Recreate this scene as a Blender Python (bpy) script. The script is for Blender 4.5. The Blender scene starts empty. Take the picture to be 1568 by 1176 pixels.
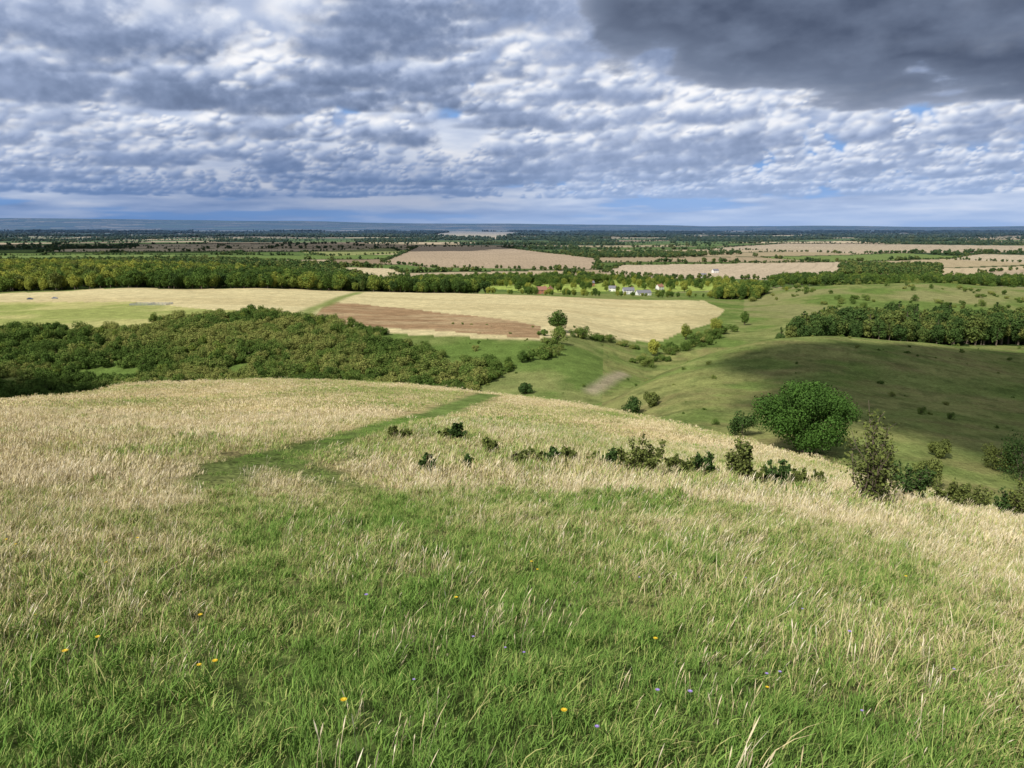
import bpy, math, random, time
import numpy as np
from mathutils import Vector
rng=np.random.default_rng(7); random.seed(7)
scene=bpy.context.scene
EYE=100.0; F=1184.0; PIT=math.radians(11.6)
FC=F*math.cos(PIT); FS=F*math.sin(PIT); SP=math.sin(PIT); CP=math.cos(PIT)
SB=math.radians(218); SE=math.radians(43)
# ------------------------------------------------------------------ survey helpers
def slope(v):
    w=v-588.0
    return (FS+CP*w)/(FC-SP*w)
def tanb(u,v):
    return (u-784.0)/(FC-SP*(v-588.0))
def prof(near,pts):
    out=[(0.0,-1.65)]+list(near)
    for p in pts:
        if p[1]>0: out.append((p[0],-slope(p[1])*p[0]))
        else: out.append(p)
    return out
C={}
L0=[(5,-2.6),(10,-3.7),(20,-5.7)]
far=lambda v:[(9000,355.5),(18000,v),(26000,v+4),(42000,351)]
C[-1.0]=prof(L0,[(35,-9.2),(50,-13),(80,-22),(120,-36),(200,-58),(260,-64),(290,-62),(380,-50),(700,-58),(1100,-60),(1500,-85),(2000,-95)]+far(338))
C[-.67]=prof(L0,[(40,626),(60,610),(80,-19.5),(120,-35),(200,-58),(260,-64),(290,-62),(380,507),(700,450),(1100,-62),(1500,-85),(2000,-95)]+far(335))
C[-.50]=prof(L0,[(40,640),(85,584),(120,-28),(200,-56),(250,-63),(290,-62),(375,500),(700,444),(1100,-64),(1500,-85),(2000,-95)]+far(335))
C[-.33]=prof(L0,[(40,640),(100,578),(140,-31),(200,-54),(250,-62),(290,-61),(380,492),(720,443),(1100,-72),(1500,-90),(2000,-95)]+far(339))
C[-.158]=prof(L0,[(50,627),(105,584),(150,-36),(200,-52),(250,-61),(285,-60),(370,508),(760,447),(1000,-84),(1400,-94),(2000,-95)]+far(342))
C[0]=prof([(5,-2.65),(10,-3.75),(20,-5.8)],[(50,640),(100,603),(150,-38),(200,-52),(270,601),(350,521),(430,490),(770,451),(1000,-87),(1400,-95),(2000,-95)]+far(343))
C[.075]=prof([(5,-2.65),(10,-3.8),(20,-6.0)],[(50,650),(92,615),(150,-39),(200,-52),(250,606),(300,566),(340,531),(450,490),(780,454),(1000,-88),(1400,-95),(2000,-95)]+far(344))
C[.125]=prof([(5,-2.65),(10,-3.8),(18,-5.75)],[(28,700),(50,655),(84,623),(130,-37),(170,-45),(215,606),(250,-60),(290,583),(350,550),(430,510),(800,456),(1000,-88),(1400,-95),(2000,-95)]+far(345))
C[.18]=prof([(5,-2.65),(10,-3.8),(18,-5.75)],[(28,704),(50,665),(76,638),(120,-35),(160,-41),(232,566),(275,-60),(330,-66),(385,552),(430,520),(800,457),(1000,-88),(1400,-95),(2000,-95)]+far(345))
C[.23]=prof([(5,-2.7),(10,-3.85),(18,-5.85)],[(28,708),(45,675),(70,650),(110,-33),(150,638),(250,540),(310,-61),(380,-66),(430,514),(800,457),(1000,-88),(1400,-95),(2000,-95)]+far(346))
C[.315]=prof([(5,-2.7),(10,-3.9),(18,-6.0)],[(28,712),(58,676),(95,-31),(135,660),(200,576),(268,512),(340,-60),(450,-62),(600,-67),(800,466),(1000,-82),(1400,-95),(2000,-95)]+far(346))
C[.40]=prof([(5,-2.75),(10,-3.95),(18,-6.2)],[(30,725),(48,703),(85,-29),(110,695),(190,578),(280,509),(360,-56),(450,-56),(600,-70),(850,436),(1100,-86),(1400,-94),(2000,-95)]+far(346))
C[.525]=prof([(5,-2.8),(10,-4.1),(20,-7.2)],[(36,745),(70,-26),(95,745),(180,606),(300,519),(360,-56),(450,-57),(600,-70),(850,430),(1100,-84),(1400,-94),(2000,-95)]+far(346))
C[.67]=prof([(5,-2.9),(10,-4.4),(20,-7.9)],[(26,790),(60,-23),(95,-35),(180,622),(300,541),(360,-57),(450,-60),(600,-72),(850,440),(1100,-88),(1400,-95),(2000,-95)]+far(346))
C[1.0]=prof([(5,-2.95),(10,-4.5),(20,-8.3)],[(60,-25),(95,-36),(300,-53),(450,-62),(850,-70),(1400,-95),(2000,-95)]+far(346))
NT,NY=401,900
tg=np.linspace(-1,1,NT); lyg=np.linspace(math.log(.3),math.log(42000),NY); yg=np.exp(lyg)
keys=sorted(C); cols=np.array([np.interp(yg,[p[0] for p in C[k]],[p[1] for p in C[k]]) for k in keys])
G=np.array([np.interp(tg,keys,cols[:,j]) for j in range(NY)]).T
def gsm(A,sig,axis):
    r=int(3*sig)+1; k=np.exp(-.5*(np.arange(-r,r+1)/sig)**2); k/=k.sum()
    P=np.pad(A,[(r,r) if a==axis else (0,0) for a in (0,1)],mode='edge'); out=np.zeros_like(A)
    n=A.shape[axis]
    for i,w in enumerate(k):
        out+=w*(P[i:i+n,:] if axis==0 else P[:,i:i+n])
    return out
G=gsm(G,4,0); G=gsm(G,4,1)
# ------------------------------------------------------------------ value noise
def vnoise(x,y,seed=0):
    x=np.asarray(x,float); y=np.asarray(y,float)
    xi=np.floor(x); yi=np.floor(y); fx=x-xi; fy=y-yi
    fx=fx*fx*(3-2*fx); fy=fy*fy*(3-2*fy)
    def h(a,b):
        s=np.sin(a*127.1+b*311.7+seed*74.7)*43758.5453
        return s-np.floor(s)
    return (h(xi,yi)*(1-fx)+h(xi+1,yi)*fx)*(1-fy)+(h(xi,yi+1)*(1-fx)+h(xi+1,yi+1)*fx)*fy
def fbm(x,y,seed=0,o=4):
    s=0;a=.5;n=0
    for i in range(o):
        s=s+a*vnoise(x*2**i,y*2**i,seed+i*3); n+=a; a*=.5
    return s/n
def sst(a,b,x):
    t=np.clip((x-a)/(b-a),0,1); return t*t*(3-2*t)
def tY(x,y):
    x=np.asarray(x,float); y=np.asarray(y,float)
    th=np.arctan2(x,y); r=np.hypot(x,y); q=math.pi/4
    inside=np.abs(th)<=q
    t=np.where(inside,np.tan(np.clip(th,-q,q)),np.sign(th)*(1-(np.abs(th)-q)/(math.pi*.75)))
    Y=np.where(inside,r*np.cos(th),r*math.cos(q))
    return t,Y
def H(x,y):
    t,Y=tY(x,y)
    a=np.clip((t+1)/2*(NT-1),0,NT-1.001); b=np.clip((np.log(np.maximum(Y,.3))-lyg[0])/(lyg[1]-lyg[0]),0,NY-1.001)
    i=a.astype(int); j=b.astype(int); fa=a-i; fb=b-j
    z=(G[i,j]*(1-fa)+G[i+1,j]*fa)*(1-fb)+(G[i,j+1]*(1-fa)+G[i+1,j+1]*fa)*fb
    x=np.asarray(x,float); y=np.asarray(y,float)
    z=z+(fbm(x/3,y/3,1,3)-.5)*.22*sst(1,6,Y)*(1-sst(150,300,Y))
    z=z+(fbm(x/14,y/14,5,3)-.5)*.5*sst(8,25,Y)
    z=z+(fbm(x/60,y/60,9,3)-.5)*3*sst(110,200,Y)
    z=z+(fbm(x/1400,y/1400,12,3)-.5)*16*sst(1600,5000,Y)
    z=z+(fbm(x/5000,y/2500,15,3)-.5)*90*sst(9000,18000,Y)
    return z+EYE
Ym=np.exp(np.linspace(math.log(1.2),math.log(40000),4000))
def hit(u,v,minY=1.2):
    s=slope(v); t=tanb(u,v); Y=Ym[Ym>=minY]
    z=H(t*Y,Y)-EYE; k=np.argmax(z>=-s*Y)
    if not (z>=-s*Y).any(): k=np.argmin(np.abs(z+s*Y))
    return np.array([t*Y[k],Y[k]])
def poly(pts,minY=1.2): return np.array([hit(u,v,minY) for u,v in pts])
def inpoly(x,y,P):
    ins=np.zeros(np.shape(x),bool); n=len(P)
    for i in range(n):
        x1,y1=P[i]; x2,y2=P[(i+1)%n]
        if y1==y2: continue
        c=((y1>y)!=(y2>y))&(x<(x2-x1)*(y-y1)/(y2-y1)+x1); ins^=c
    return ins
def dpoly(x,y,P):
    d=np.full(np.shape(x),1e9)
    for (x1,y1),(x2,y2) in zip(P[:-1],P[1:]):
        L=(x2-x1)**2+(y2-y1)**2+1e-9
        k=np.clip(((x-x1)*(x2-x1)+(y-y1)*(y2-y1))/L,0,1)
        d=np.minimum(d,np.hypot(x-x1-k*(x2-x1),y-y1-k*(y2-y1)))
    return d
# ------------------------------------------------------------------ layout in the world
P1=poly([(748,604),(700,620),(640,640),(560,662),(490,682),(420,698),(350,714),(335,745),(380,800),(420,870),(450,960),(440,1060),(420,1170)])
P2=poly([(420,705),(520,745),(600,785),(700,840),(800,900),(930,970),(1080,1050),(1250,1130)])
crT=[-1,-.67,-.5,-.33,-.158,0,.075,.145,.23,.315,.4,.525,.67,1]
crY=[55,66,92,108,112,106,98,86,75,62,52,40,29,24]
PLAT=poly([(-300,470),(0,450),(300,442),(530,442),(800,452),(1080,461),(1110,475),(1090,495),(1020,520),(900,512),(830,522),(700,516),(560,506),(470,490),(300,494),(0,509),(-300,512)],200)
PAST=poly([(-300,466),(0,463),(200,462),(330,475),(450,478),(470,488),(300,494),(0,509),(-300,512)],200)
SOIL=poly([(505,462),(560,466),(680,480),(800,494),(828,500),(826,518),(760,514),(660,506),(560,500),(480,487)],200)
TRACK=poly([(450,490),(500,466),(550,448)],200)
VPATH=poly([(955,572),(925,588),(905,600)],230)
def wp(l): return np.array([(t*Y,Y) for t,Y in l])
SCRUB=np.vstack([poly([(0,507),(200,508),(270,492),(400,484),(480,492),(560,507),(700,517),(820,525),(850,540),(790,562)],200),wp([(-.06,262),(-.14,238),(-.33,225),(-.85,215),(-.85,372)])])
WOODL=wp([(-.85,715),(-.5,720),(-.35,735),(-.2,780),(-.07,800),(-.03,900),(-.15,1000),(-.3,1150),(-.5,1250),(-.85,1300)])
WOODR=wp([(.345,350),(.42,370),(.55,365),(.85,365),(.85,450),(.6,440),(.45,435),(.36,400)])
COPSE=wp([(.26,860),(.32,850),(.33,930),(.27,960)])
F1=poly([(585,402),(640,378),(760,378),(915,396),(912,413),(780,411),(660,410)],1500)
F2=poly([(925,418),(950,406),(1290,401),(1290,420),(1200,428),(1020,426)],1100)
F3=poly([(500,418),(530,409),(600,411),(625,422),(560,424)],1100)
F4=poly([(1080,381),(1200,373),(1600,376),(1600,386),(1300,388)],1500)
F5=poly([(1450,398),(1500,389),(1640,391),(1640,404)],1500)
F6=poly([(1500,418),(1640,406),(1640,432),(1540,432)],1100)
F7=poly([(640,362),(700,353),(800,356),(760,366)],3000)
F8=poly([(460,386),(600,380),(620,388),(500,392)],2000)
MEAD=poly([(730,440),(760,426),(900,425),(1010,430),(1130,430),(1110,443),(950,447),(830,448)],900)
NAMED=[(F1,(.37,.29,.20)),(F2,(.44,.36,.25)),(F3,(.50,.42,.26)),(F4,(.40,.33,.23)),(F5,(.43,.36,.25)),(F6,(.39,.31,.21)),(F7,(.50,.43,.3)),(F8,(.24,.26,.10)),(MEAD,(.30,.37,.09))]
AL=.22; HH=330.
def fieldgrid(x,y):
    a=math.cos(AL)*x+math.sin(AL)*y; b=-math.sin(AL)*x+math.cos(AL)*y+90*np.sin(a/650.)+55*np.sin(a/230.+2)
    return a,b
def h1(i,j,s=0):
    q=np.sin(i*12.9898+j*78.233+s*37.7)*43758.5453; return q-np.floor(q)
def rowW(j): return 330+480*h1(j,3,1)
def cell(x,y):
    a,b=fieldgrid(x,y); j=np.floor(b/HH); W=rowW(j); i=np.floor((a+W*h1(j,8,2))/W); return i,j
pal=np.array([(.42,.34,.22),(.48,.39,.25),(.14,.19,.06),(.10,.15,.045),(.26,.20,.13),(.38,.31,.19),(.12,.17,.05),(.38,.30,.19)])
def woodcell(i,j,Y): return h1(i,j,9)<(.17+.20*sst(2500,6000,Y))
def drymask(x,y):
    t,Y=tY(x,y)
    d=sst(3.0,14,Y+7.0*np.maximum(t,0)+2.5*np.maximum(-t-.2,0)*2)
    n=fbm(x/1.6,y/1.6,21,4)-.5; n2=fbm(x/9,y/9,31,3)-.5
    d=.26+.50*d+n*1.05+n2*1.3
    wd_=.45+.009*Y
    p=np.minimum(dpoly(x,y,P1),dpoly(x,y,P2)*1.15)/wd_
    keep=.55*(1-sst(9,16,Y))
    d=d*(keep+(1-keep)*sst(.6,1.5,p))
    return np.clip(d,0,1),p
def colors(x,y):
    t,Y=tY(x,y); n=len(x)
    c=np.zeros((n,3))
    A=lambda v:np.array(v)[None,:]
    def mix(m,col):
        nonlocal c
        m=np.asarray(m,float)[:,None]; c=c*(1-m)+A(col)*m
    c[:]=(.13,.185,.047)
    mix(sst(.42,.62,fbm(x/28,y/28,41,4))*.55,(.26,.25,.10))
    mix(sst(.5,.7,fbm(x/9,y/9,44,3))*.4,(.075,.115,.03))
    bh=(t>.12)&(Y<400)
    mix(bh*.5,(.17,.22,.06))
    mix(bh*sst(.38,.62,fbm(x/30,y/11,48,4))*.5,(.28,.26,.10))
    mix(bh*sst(.52,.72,fbm(x/14,y/7,148,4))*.45,(.20,.16,.075))
    mix(bh*sst(.55,.7,fbm(x/5,y/3,158,3))*.45,(.07,.10,.03))
    mix(np.clip(1.3-dpoly(x,y,VPATH)/3.5,0,1)*.8,(.34,.28,.19))
    cc=(t>.3)&(Y>550)&(Y<1000); mix(cc*sst(.4,.6,fbm(x/60,y/60,49,3))*.8,(.24,.23,.10))
    m=inpoly(x,y,PLAT); mix(m,(.56,.48,.26)); mix(m*sst(.4,.65,fbm(x/90,y/25,51,4))*.55,(.43,.35,.18))
    mix(m*sst(.15,.3,t)*.45,(.32,.29,.13))
    m=inpoly(x,y,PAST); mix(m,(.40,.38,.15)); mix(m*sst(.38,.6,fbm(x/50,y/30,53,4))*.8,(.24,.28,.08))
    m=inpoly(x,y,SOIL); mix(m*.9,(.27,.165,.09)); mix(m*sst(.45,.6,fbm(x/60,y/8,55,3))*.6,(.42,.32,.18))
    mix(np.clip(1.4-dpoly(x,y,TRACK)/5,0,1)*.85,(.17,.22,.06))
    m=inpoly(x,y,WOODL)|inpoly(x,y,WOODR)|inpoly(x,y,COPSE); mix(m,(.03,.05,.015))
    m=inpoly(x,y,SCRUB); mix(m*.35,(.09,.15,.03))
    i,j=cell(x,y); k=(h1(i,j,5)*len(pal)).astype(int)
    pc=pal[k]*(.85+.3*h1(i,j,6))[:,None]
    pc[woodcell(i,j,Y)&(Y>1700)]=(.04,.065,.03)
    a,b=fieldgrid(x,y)
    fr=(b/HH)%1; fr=np.minimum(fr,1-fr)*HH
    hd=(fr<9+Y*.003)&(Y>1200); pc[hd]=(.045,.07,.028)
    tram=(np.abs(((a*.96+b*.28)/26.)%1-.5)<.07)
    pc=pc*np.where(tram,.88,1)[:,None]
    for P,col in NAMED:
        mm=inpoly(x,y,P); pc[mm]=np.array(col)*(.9+.2*fbm(x[mm]/80,y[mm]/80,60,3))[:,None]*np.where(tram[mm],.84,1)[:,None]
    w=sst(1000,1100,Y)
    w=np.where(inpoly(x,y,MEAD),1,w)
    c=c*(1-w[:,None])+pc*w[:,None]
    haze_mix=sst(1500,11500,Y)[:,None]
    c=c*(1-.82*haze_mix)+np.array((.08,.14,.25))[None,:]*.82*haze_mix  # blue aerial haze painted into the ground colour by distance
    d,p=drymask(x,y)
    cy=np.interp(t,crT,crY); f=1-sst(cy*1.05,cy*1.5,Y)
    fg=np.array((.16,.22,.06))[None,:]*(1-d[:,None])+np.array((.43,.34,.165))[None,:]*d[:,None]
    fg*=(.8+.4*fbm(x/1.1,y/1.1,71,3))[:,None]*(.55+.45*sst(8,35,Y))[:,None]  # nearer ground painted darker to match the shading among the grass blades
    c=c*(1-f[:,None])+fg*f[:,None]
    return c
# ------------------------------------------------------------------ mesh util
def mkmesh(name,V,Fc,attrs=None,mats=(),midx=None,smooth=False,col=None):
    me=bpy.data.meshes.new(name); V=np.asarray(V,np.float32); Fc=np.asarray(Fc,np.int32)
    me.vertices.add(len(V)); me.vertices.foreach_set('co',V.ravel())
    k=Fc.shape[1]; me.loops.add(Fc.size); me.loops.foreach_set('vertex_index',Fc.ravel())
    me.polygons.add(len(Fc)); me.polygons.foreach_set('loop_start',np.arange(0,Fc.size,k,dtype=np.int32))
    try: me.polygons.foreach_set('loop_total',np.full(len(Fc),k,np.int32))
    except Exception: pass
    if midx is not None: me.polygons.foreach_set('material_index',np.asarray(midx,np.int32))
    me.polygons.foreach_set('use_smooth',np.full(len(Fc),smooth,bool))
    for n,a in (attrs or {}).items():
        at=me.attributes.new(n,'FLOAT','POINT'); at.data.foreach_set('value',np.asarray(a,np.float32))
    if col is not None:
        at=me.attributes.new('Col','FLOAT_COLOR','POINT')
        at.data.foreach_set('color',np.hstack([col,np.ones((len(col),1))]).astype(np.float32).ravel())
    for m in mats: me.materials.append(m)
    me.update(calc_edges=True); me.validate()
    return me
def mkobj(name,me,link=True,parent=None,loc=(0,0,0)):
    o=bpy.data.objects.new(name,me); o.location=loc
    if link: scene.collection.objects.link(o)
    if parent: o.parent=parent
    return o
# ------------------------------------------------------------------ materials
def newmat(name):
    m=bpy.data.materials.new(name); m.use_nodes=True; m.node_tree.nodes.clear(); return m,m.node_tree
class NB:
    def __init__(s,t): s.t=t
    def n(s,typ,**k):
        nd=s.t.nodes.new(typ)
        for a,b in k.items(): setattr(nd,a,b)
        return nd
    def put(s,sock,v):
        if isinstance(v,bpy.types.NodeSocket): s.t.links.new(v,sock)
        else: sock.default_value=v
    def m(s,op,a,b=0.0,c=0.0,clamp=False):
        nd=s.n('ShaderNodeMath',operation=op,use_clamp=clamp)
        s.put(nd.inputs[0],a); s.put(nd.inputs[1],b); s.put(nd.inputs[2],c); return nd.outputs[0]
    def mixc(s,f,a,b,bt='MIX'):
        nd=s.n('ShaderNodeMix',data_type='RGBA',blend_type=bt)
        s.put(nd.inputs[0],f); s.put(nd.inputs[6],a if isinstance(a,bpy.types.NodeSocket) else (*a,1) if len(a)==3 else a)
        s.put(nd.inputs[7],b if isinstance(b,bpy.types.NodeSocket) else (*b,1) if len(b)==3 else b); return nd.outputs[2]
    def ramp(s,f,st):
        nd=s.n('ShaderNodeValToRGB'); e=nd.color_ramp.elements
        while len(e)<len(st): e.new(.5)
        for k,(p,c) in zip(e,st): k.position=p; k.color=(*c,1)
        s.put(nd.inputs[0],f); return nd.outputs[0]
    def noise(s,vec,scale,detail=4,rough=.5,dist=0.0):
        nd=s.n('ShaderNodeTexNoise'); s.put(nd.inputs['Vector'],vec); nd.inputs['Scale'].default_value=scale
        nd.inputs['Detail'].default_value=detail; nd.inputs['Roughness'].default_value=rough; nd.inputs['Distortion'].default_value=dist
        return nd.outputs[0]
    def mr(s,v,a,b,c,d,smooth=True):
        nd=s.n('ShaderNodeMapRange',interpolation_type='SMOOTHSTEP' if smooth else 'LINEAR')
        s.put(nd.inputs[0],v); nd.inputs[1].default_value=a; nd.inputs[2].default_value=b; nd.inputs[3].default_value=c; nd.inputs[4].default_value=d
        return nd.outputs[0]
def ground_material():
    m,t=newmat('ground_turf'); b=NB(t)
    at=b.n('ShaderNodeAttribute',attribute_name='Col'); pos=b.n('ShaderNodeNewGeometry').outputs['Position']
    n1=b.noise(pos,14,2,.7); n2=b.noise(pos,1.3,3,.65); n3=b.noise(pos,.16,4,.65)
    f=b.m('MULTIPLY',b.mr(n1,.25,.75,.75,1.3,False),b.mr(n2,.25,.75,.65,1.35,False))
    f=b.m('MULTIPLY',f,b.mr(n3,.25,.75,.70,1.30,False))
    cmb=b.n('ShaderNodeCombineColor'); b.put(cmb.inputs[0],f); b.put(cmb.inputs[1],f); b.put(cmb.inputs[2],f)
    c=b.mixc(1.0,at.outputs['Color'],cmb.outputs[0],'MULTIPLY')
    bp=b.n('ShaderNodeBump'); bp.inputs['Strength'].default_value=.7; bp.inputs['Distance'].default_value=.6
    b.put(bp.inputs['Height'],b.noise(pos,.9,4,.75))
    d=b.n('ShaderNodeBsdfDiffuse'); b.put(d.inputs[0],c); b.put(d.inputs['Normal'],bp.outputs[0])
    o=b.n('ShaderNodeOutputMaterial'); t.links.new(d.outputs[0],o.inputs[0]); return m
def leaf_material(name,c0,c1,c2):
    m,t=newmat(name); b=NB(t)
    r=b.n('ShaderNodeAttribute',attribute_name='rnd').outputs['Fac']
    it=b.n('ShaderNodeAttribute',attribute_name='tint',attribute_type='INSTANCER').outputs['Fac']
    hz=b.n('ShaderNodeAttribute',attribute_name='haze',attribute_type='INSTANCER').outputs['Fac']
    f=b.m('ADD',b.m('MULTIPLY',r,.5),b.m('MULTIPLY',it,.7),clamp=True)
    c=b.ramp(f,[(0,c0),(.45,c1),(1,c2)])
    c=b.mixc(hz,c,(.08,.14,.245))  # aerial haze of distant trees put into the leaf colour
    d=b.n('ShaderNodeBsdfDiffuse'); b.put(d.inputs[0],c)
    o=b.n('ShaderNodeOutputMaterial'); t.links.new(d.outputs[0],o.inputs[0]); return m
def grass_material(name,stalk=False):
    m,t=newmat(name); b=NB(t)
    r=b.n('ShaderNodeAttribute',attribute_name='rnd').outputs['Fac']; s=b.n('ShaderNodeAttribute',attribute_name='s').outputs['Fac']
    dr=b.n('ShaderNodeAttribute',attribute_name='dry',attribute_type='INSTANCER').outputs['Fac']
    tn=b.n('ShaderNodeAttribute',attribute_name='tint',attribute_type='INSTANCER').outputs['Fac']
    if stalk:
        f=b.m('ADD',b.m('MULTIPLY',r,.6),b.m('MULTIPLY',s,.35)); f=b.m('ADD',f,b.m('MULTIPLY',dr,.15),clamp=True)
        c=b.ramp(f,[(0,(.26,.28,.11)),(.35,(.49,.41,.22)),(.7,(.66,.56,.37)),(1,(.82,.75,.58))])
    else:
        f=b.m('ADD',dr,b.m('MULTIPLY',b.m('SUBTRACT',r,.5),.85)); f=b.m('ADD',f,b.m('MULTIPLY',b.m('SUBTRACT',tn,.5),.35),clamp=True)
        c=b.ramp(f,[(0,(.14,.25,.05)),(.3,(.255,.37,.085)),(.52,(.42,.415,.155)),(.78,(.59,.49,.265)),(1,(.74,.64,.42))])
    d=b.n('ShaderNodeBsdfDiffuse'); b.put(d.inputs[0],c)
    o=b.n('ShaderNodeOutputMaterial'); t.links.new(d.outputs[0],o.inputs[0]); return m
def plain(name,col,rough=.8,var=.2,scale=3):
    m,t=newmat(name); b=NB(t)
    tc=b.n('ShaderNodeTexCoord').outputs['Object']; n=b.noise(tc,scale,3,.6)
    c=b.mixc(n,[x*(1-var) for x in col],[min(1,x*(1+var)) for x in col])
    p=b.n('ShaderNodeBsdfPrincipled'); b.put(p.inputs['Base Color'],c); p.inputs['Roughness'].default_value=rough
    o=b.n('ShaderNodeOutputMaterial'); t.links.new(p.outputs[0],o.inputs[0]); return m
M_ground=ground_material()
M_bark=plain('bark',(.13,.10,.07),.9)
M_leaf=leaf_material('leaf_broad',(.04,.075,.02),(.10,.165,.035),(.34,.35,.065))
M_leafd=leaf_material('leaf_dark',(.035,.065,.02),(.07,.12,.032),(.17,.19,.05))
M_leafsc=leaf_material('leaf_scrub',(.05,.085,.02),(.11,.175,.037),(.27,.28,.08))
M_leafs=leaf_material('leaf_shrub',(.08,.10,.03),(.16,.19,.05),(.29,.28,.08))
M_leafb=leaf_material('leaf_big_tree',(.045,.09,.022),(.08,.16,.03),(.14,.24,.05))
M_grass=grass_material('grass_blades'); M_stalk=grass_material('grass_stalks',True)
# ------------------------------------------------------------------ terrain sheet
th=np.radians(np.concatenate([np.linspace(-180,-44,70,endpoint=False),np.linspace(-44,44,1150),np.linspace(44,180,71)[1:-1]]))
rr=np.exp(np.linspace(math.log(.3),math.log(44000),760))
nT=len(th); nR=len(rr)
X=(np.sin(th)[None,:]*rr[:,None]).ravel(); Yy=(np.cos(th)[None,:]*rr[:,None]).ravel()
Z=H(X,Yy); Cc=colors(X,Yy)
ii=np.arange(nR-1)[:,None]*nT; jj=np.arange(nT)[None,:]; j2=(jj+1)%nT
Fq=np.stack([ii+jj,ii+j2,ii+nT+j2,ii+nT+jj],-1).reshape(-1,4)[:,::-1]
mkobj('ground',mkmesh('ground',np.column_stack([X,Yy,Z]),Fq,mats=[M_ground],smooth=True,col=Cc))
# ------------------------------------------------------------------ scatter by geometry nodes
def scatter_group(name,coll):
    ng=bpy.data.node_groups.new(name,'GeometryNodeTree')
    ng.interface.new_socket('Geometry',in_out='INPUT',socket_type='NodeSocketGeometry')
    ng.interface.new_socket('Geometry',in_out='OUTPUT',socket_type='NodeSocketGeometry')
    n=ng.nodes; l=ng.links; gi=n.new('NodeGroupInput'); go=n.new('NodeGroupOutput')
    ci=n.new('GeometryNodeCollectionInfo'); ci.inputs[0].default_value=coll; ci.inputs[1].default_value=True; ci.inputs[2].default_value=True
    ip=n.new('GeometryNodeInstanceOnPoints'); ip.inputs['Pick Instance'].default_value=True
    def na(nm,ty):
        a=n.new('GeometryNodeInputNamedAttribute'); a.data_type=ty; a.inputs[0].default_value=nm; return a.outputs[0]
    l.new(gi.outputs[0],ip.inputs['Points']); l.new(ci.outputs[0],ip.inputs['Instance'])
    l.new(na('idx','INT'),ip.inputs['Instance Index']); l.new(na('rot','FLOAT_VECTOR'),ip.inputs['Rotation']); l.new(na('scl','FLOAT_VECTOR'),ip.inputs['Scale'])
    l.new(ip.outputs[0],go.inputs[0]); return ng
def scatter(name,protos,P,scl,idx=None,rotz=None,tilt=.0,**attrs):
    n=len(P)
    if n==0: return
    coll=bpy.data.collections.new(name+'_parts')
    for i,me in enumerate(protos):
        coll.objects.link(bpy.data.objects.new('%s_part_%02d'%(name,i),me))
    me=bpy.data.meshes.new(name); me.vertices.add(n); me.vertices.foreach_set('co',np.asarray(P,np.float32).ravel())
    if idx is None: idx=rng.integers(0,len(protos),n)
    if rotz is None: rotz=rng.uniform(0,6.283,n)
    rot=np.column_stack([rng.normal(0,1,n)*tilt,rng.normal(0,1,n)*tilt,rotz])
    scl=np.asarray(scl,float)
    if scl.ndim==1: scl=np.column_stack([scl,scl,scl])
    a=me.attributes.new('idx','INT','POINT'); a.data.foreach_set('value',idx.astype(np.int32))
    a=me.attributes.new('rot','FLOAT_VECTOR','POINT'); a.data.foreach_set('vector',rot.astype(np.float32).ravel())
    a=me.attributes.new('scl','FLOAT_VECTOR','POINT'); a.data.foreach_set('vector',scl.astype(np.float32).ravel())
    for k,v in attrs.items():
        a=me.attributes.new(k,'FLOAT','POINT'); a.data.foreach_set('value',np.asarray(v,np.float32))
    me.update(); o=mkobj(name,me); md=o.modifiers.new('scatter','NODES'); md.node_group=scatter_group(name,coll); print(name,n); return o
# ------------------------------------------------------------------ grass patches
def tuft(name,n,rad,h0,h1_,w,bend,wind,seed,mat,S=(0,.35,.7,1),Wp=(1,1,.7,.08),clump=0):
    r=np.random.default_rng(seed); S=np.array(S); Wp=np.array(Wp); k=len(S)
    rd=rad*np.sqrt(r.random(n)); ph=r.uniform(0,6.283,n); bx=rd*np.cos(ph); by=rd*np.sin(ph)
    h=r.uniform(h0,h1_,n)
    if clump:
        cx=r.uniform(-rad,rad,clump); cy=r.uniform(-rad,rad,clump); q=r.integers(0,clump,n); m=r.random(n)<.5
        bx=np.where(m,cx[q]+r.normal(0,rad*.08,n),bx); by=np.where(m,cy[q]+r.normal(0,rad*.08,n),by); h=np.where(m,h*r.uniform(.7,1.35,clump)[q],h*.8)
    d=r.uniform(0,6.283,n); be=r.uniform(.1,1,n)*bend
    s=S[None,:]; hh=h[:,None]
    px=bx[:,None]+hh*s**1.8*(np.cos(d)*be+wind*r.uniform(.5,1.4,n))[:,None]
    py=by[:,None]+hh*s**1.8*(np.sin(d)*be)[:,None]
    pz=hh*s*(1-.3*be[:,None]*s**2)-.03*h1_
    wa=r.uniform(0,6.283,n); ww=w*r.uniform(.6,1.3,n)
    wx=(np.cos(wa)*ww)[:,None]*Wp; wy=(np.sin(wa)*ww)[:,None]*Wp
    V=np.stack([np.stack([px-wx,py-wy,pz],-1),np.stack([px+wx,py+wy,pz],-1)],2).reshape(-1,3)
    base=(np.arange(n)*k*2)[:,None]+(np.arange(k-1)*2)[None,:]
    Fc=np.stack([base,base+1,base+3,base+2],-1).reshape(-1,4)
    rn=np.repeat(r.random(n),k*2); sa=np.tile(np.repeat(S,2),n)
    return mkmesh(name,V,Fc,{'rnd':rn,'s':sa},[mat])
HS=(0,.45,.74,.82,.9,1); HW=(.8,.8,.7,2.3,2.0,.3)
near_g=[tuft('turf_patch',1100,.36,.035,.12,.0025,.9,.2,100+i,M_grass,clump=7) for i in range(6)]
near_l=[tuft('long_patch',110,.36,.09,.22,.0020,.75,.25,120+i,M_grass,clump=6) for i in range(5)]
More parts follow.
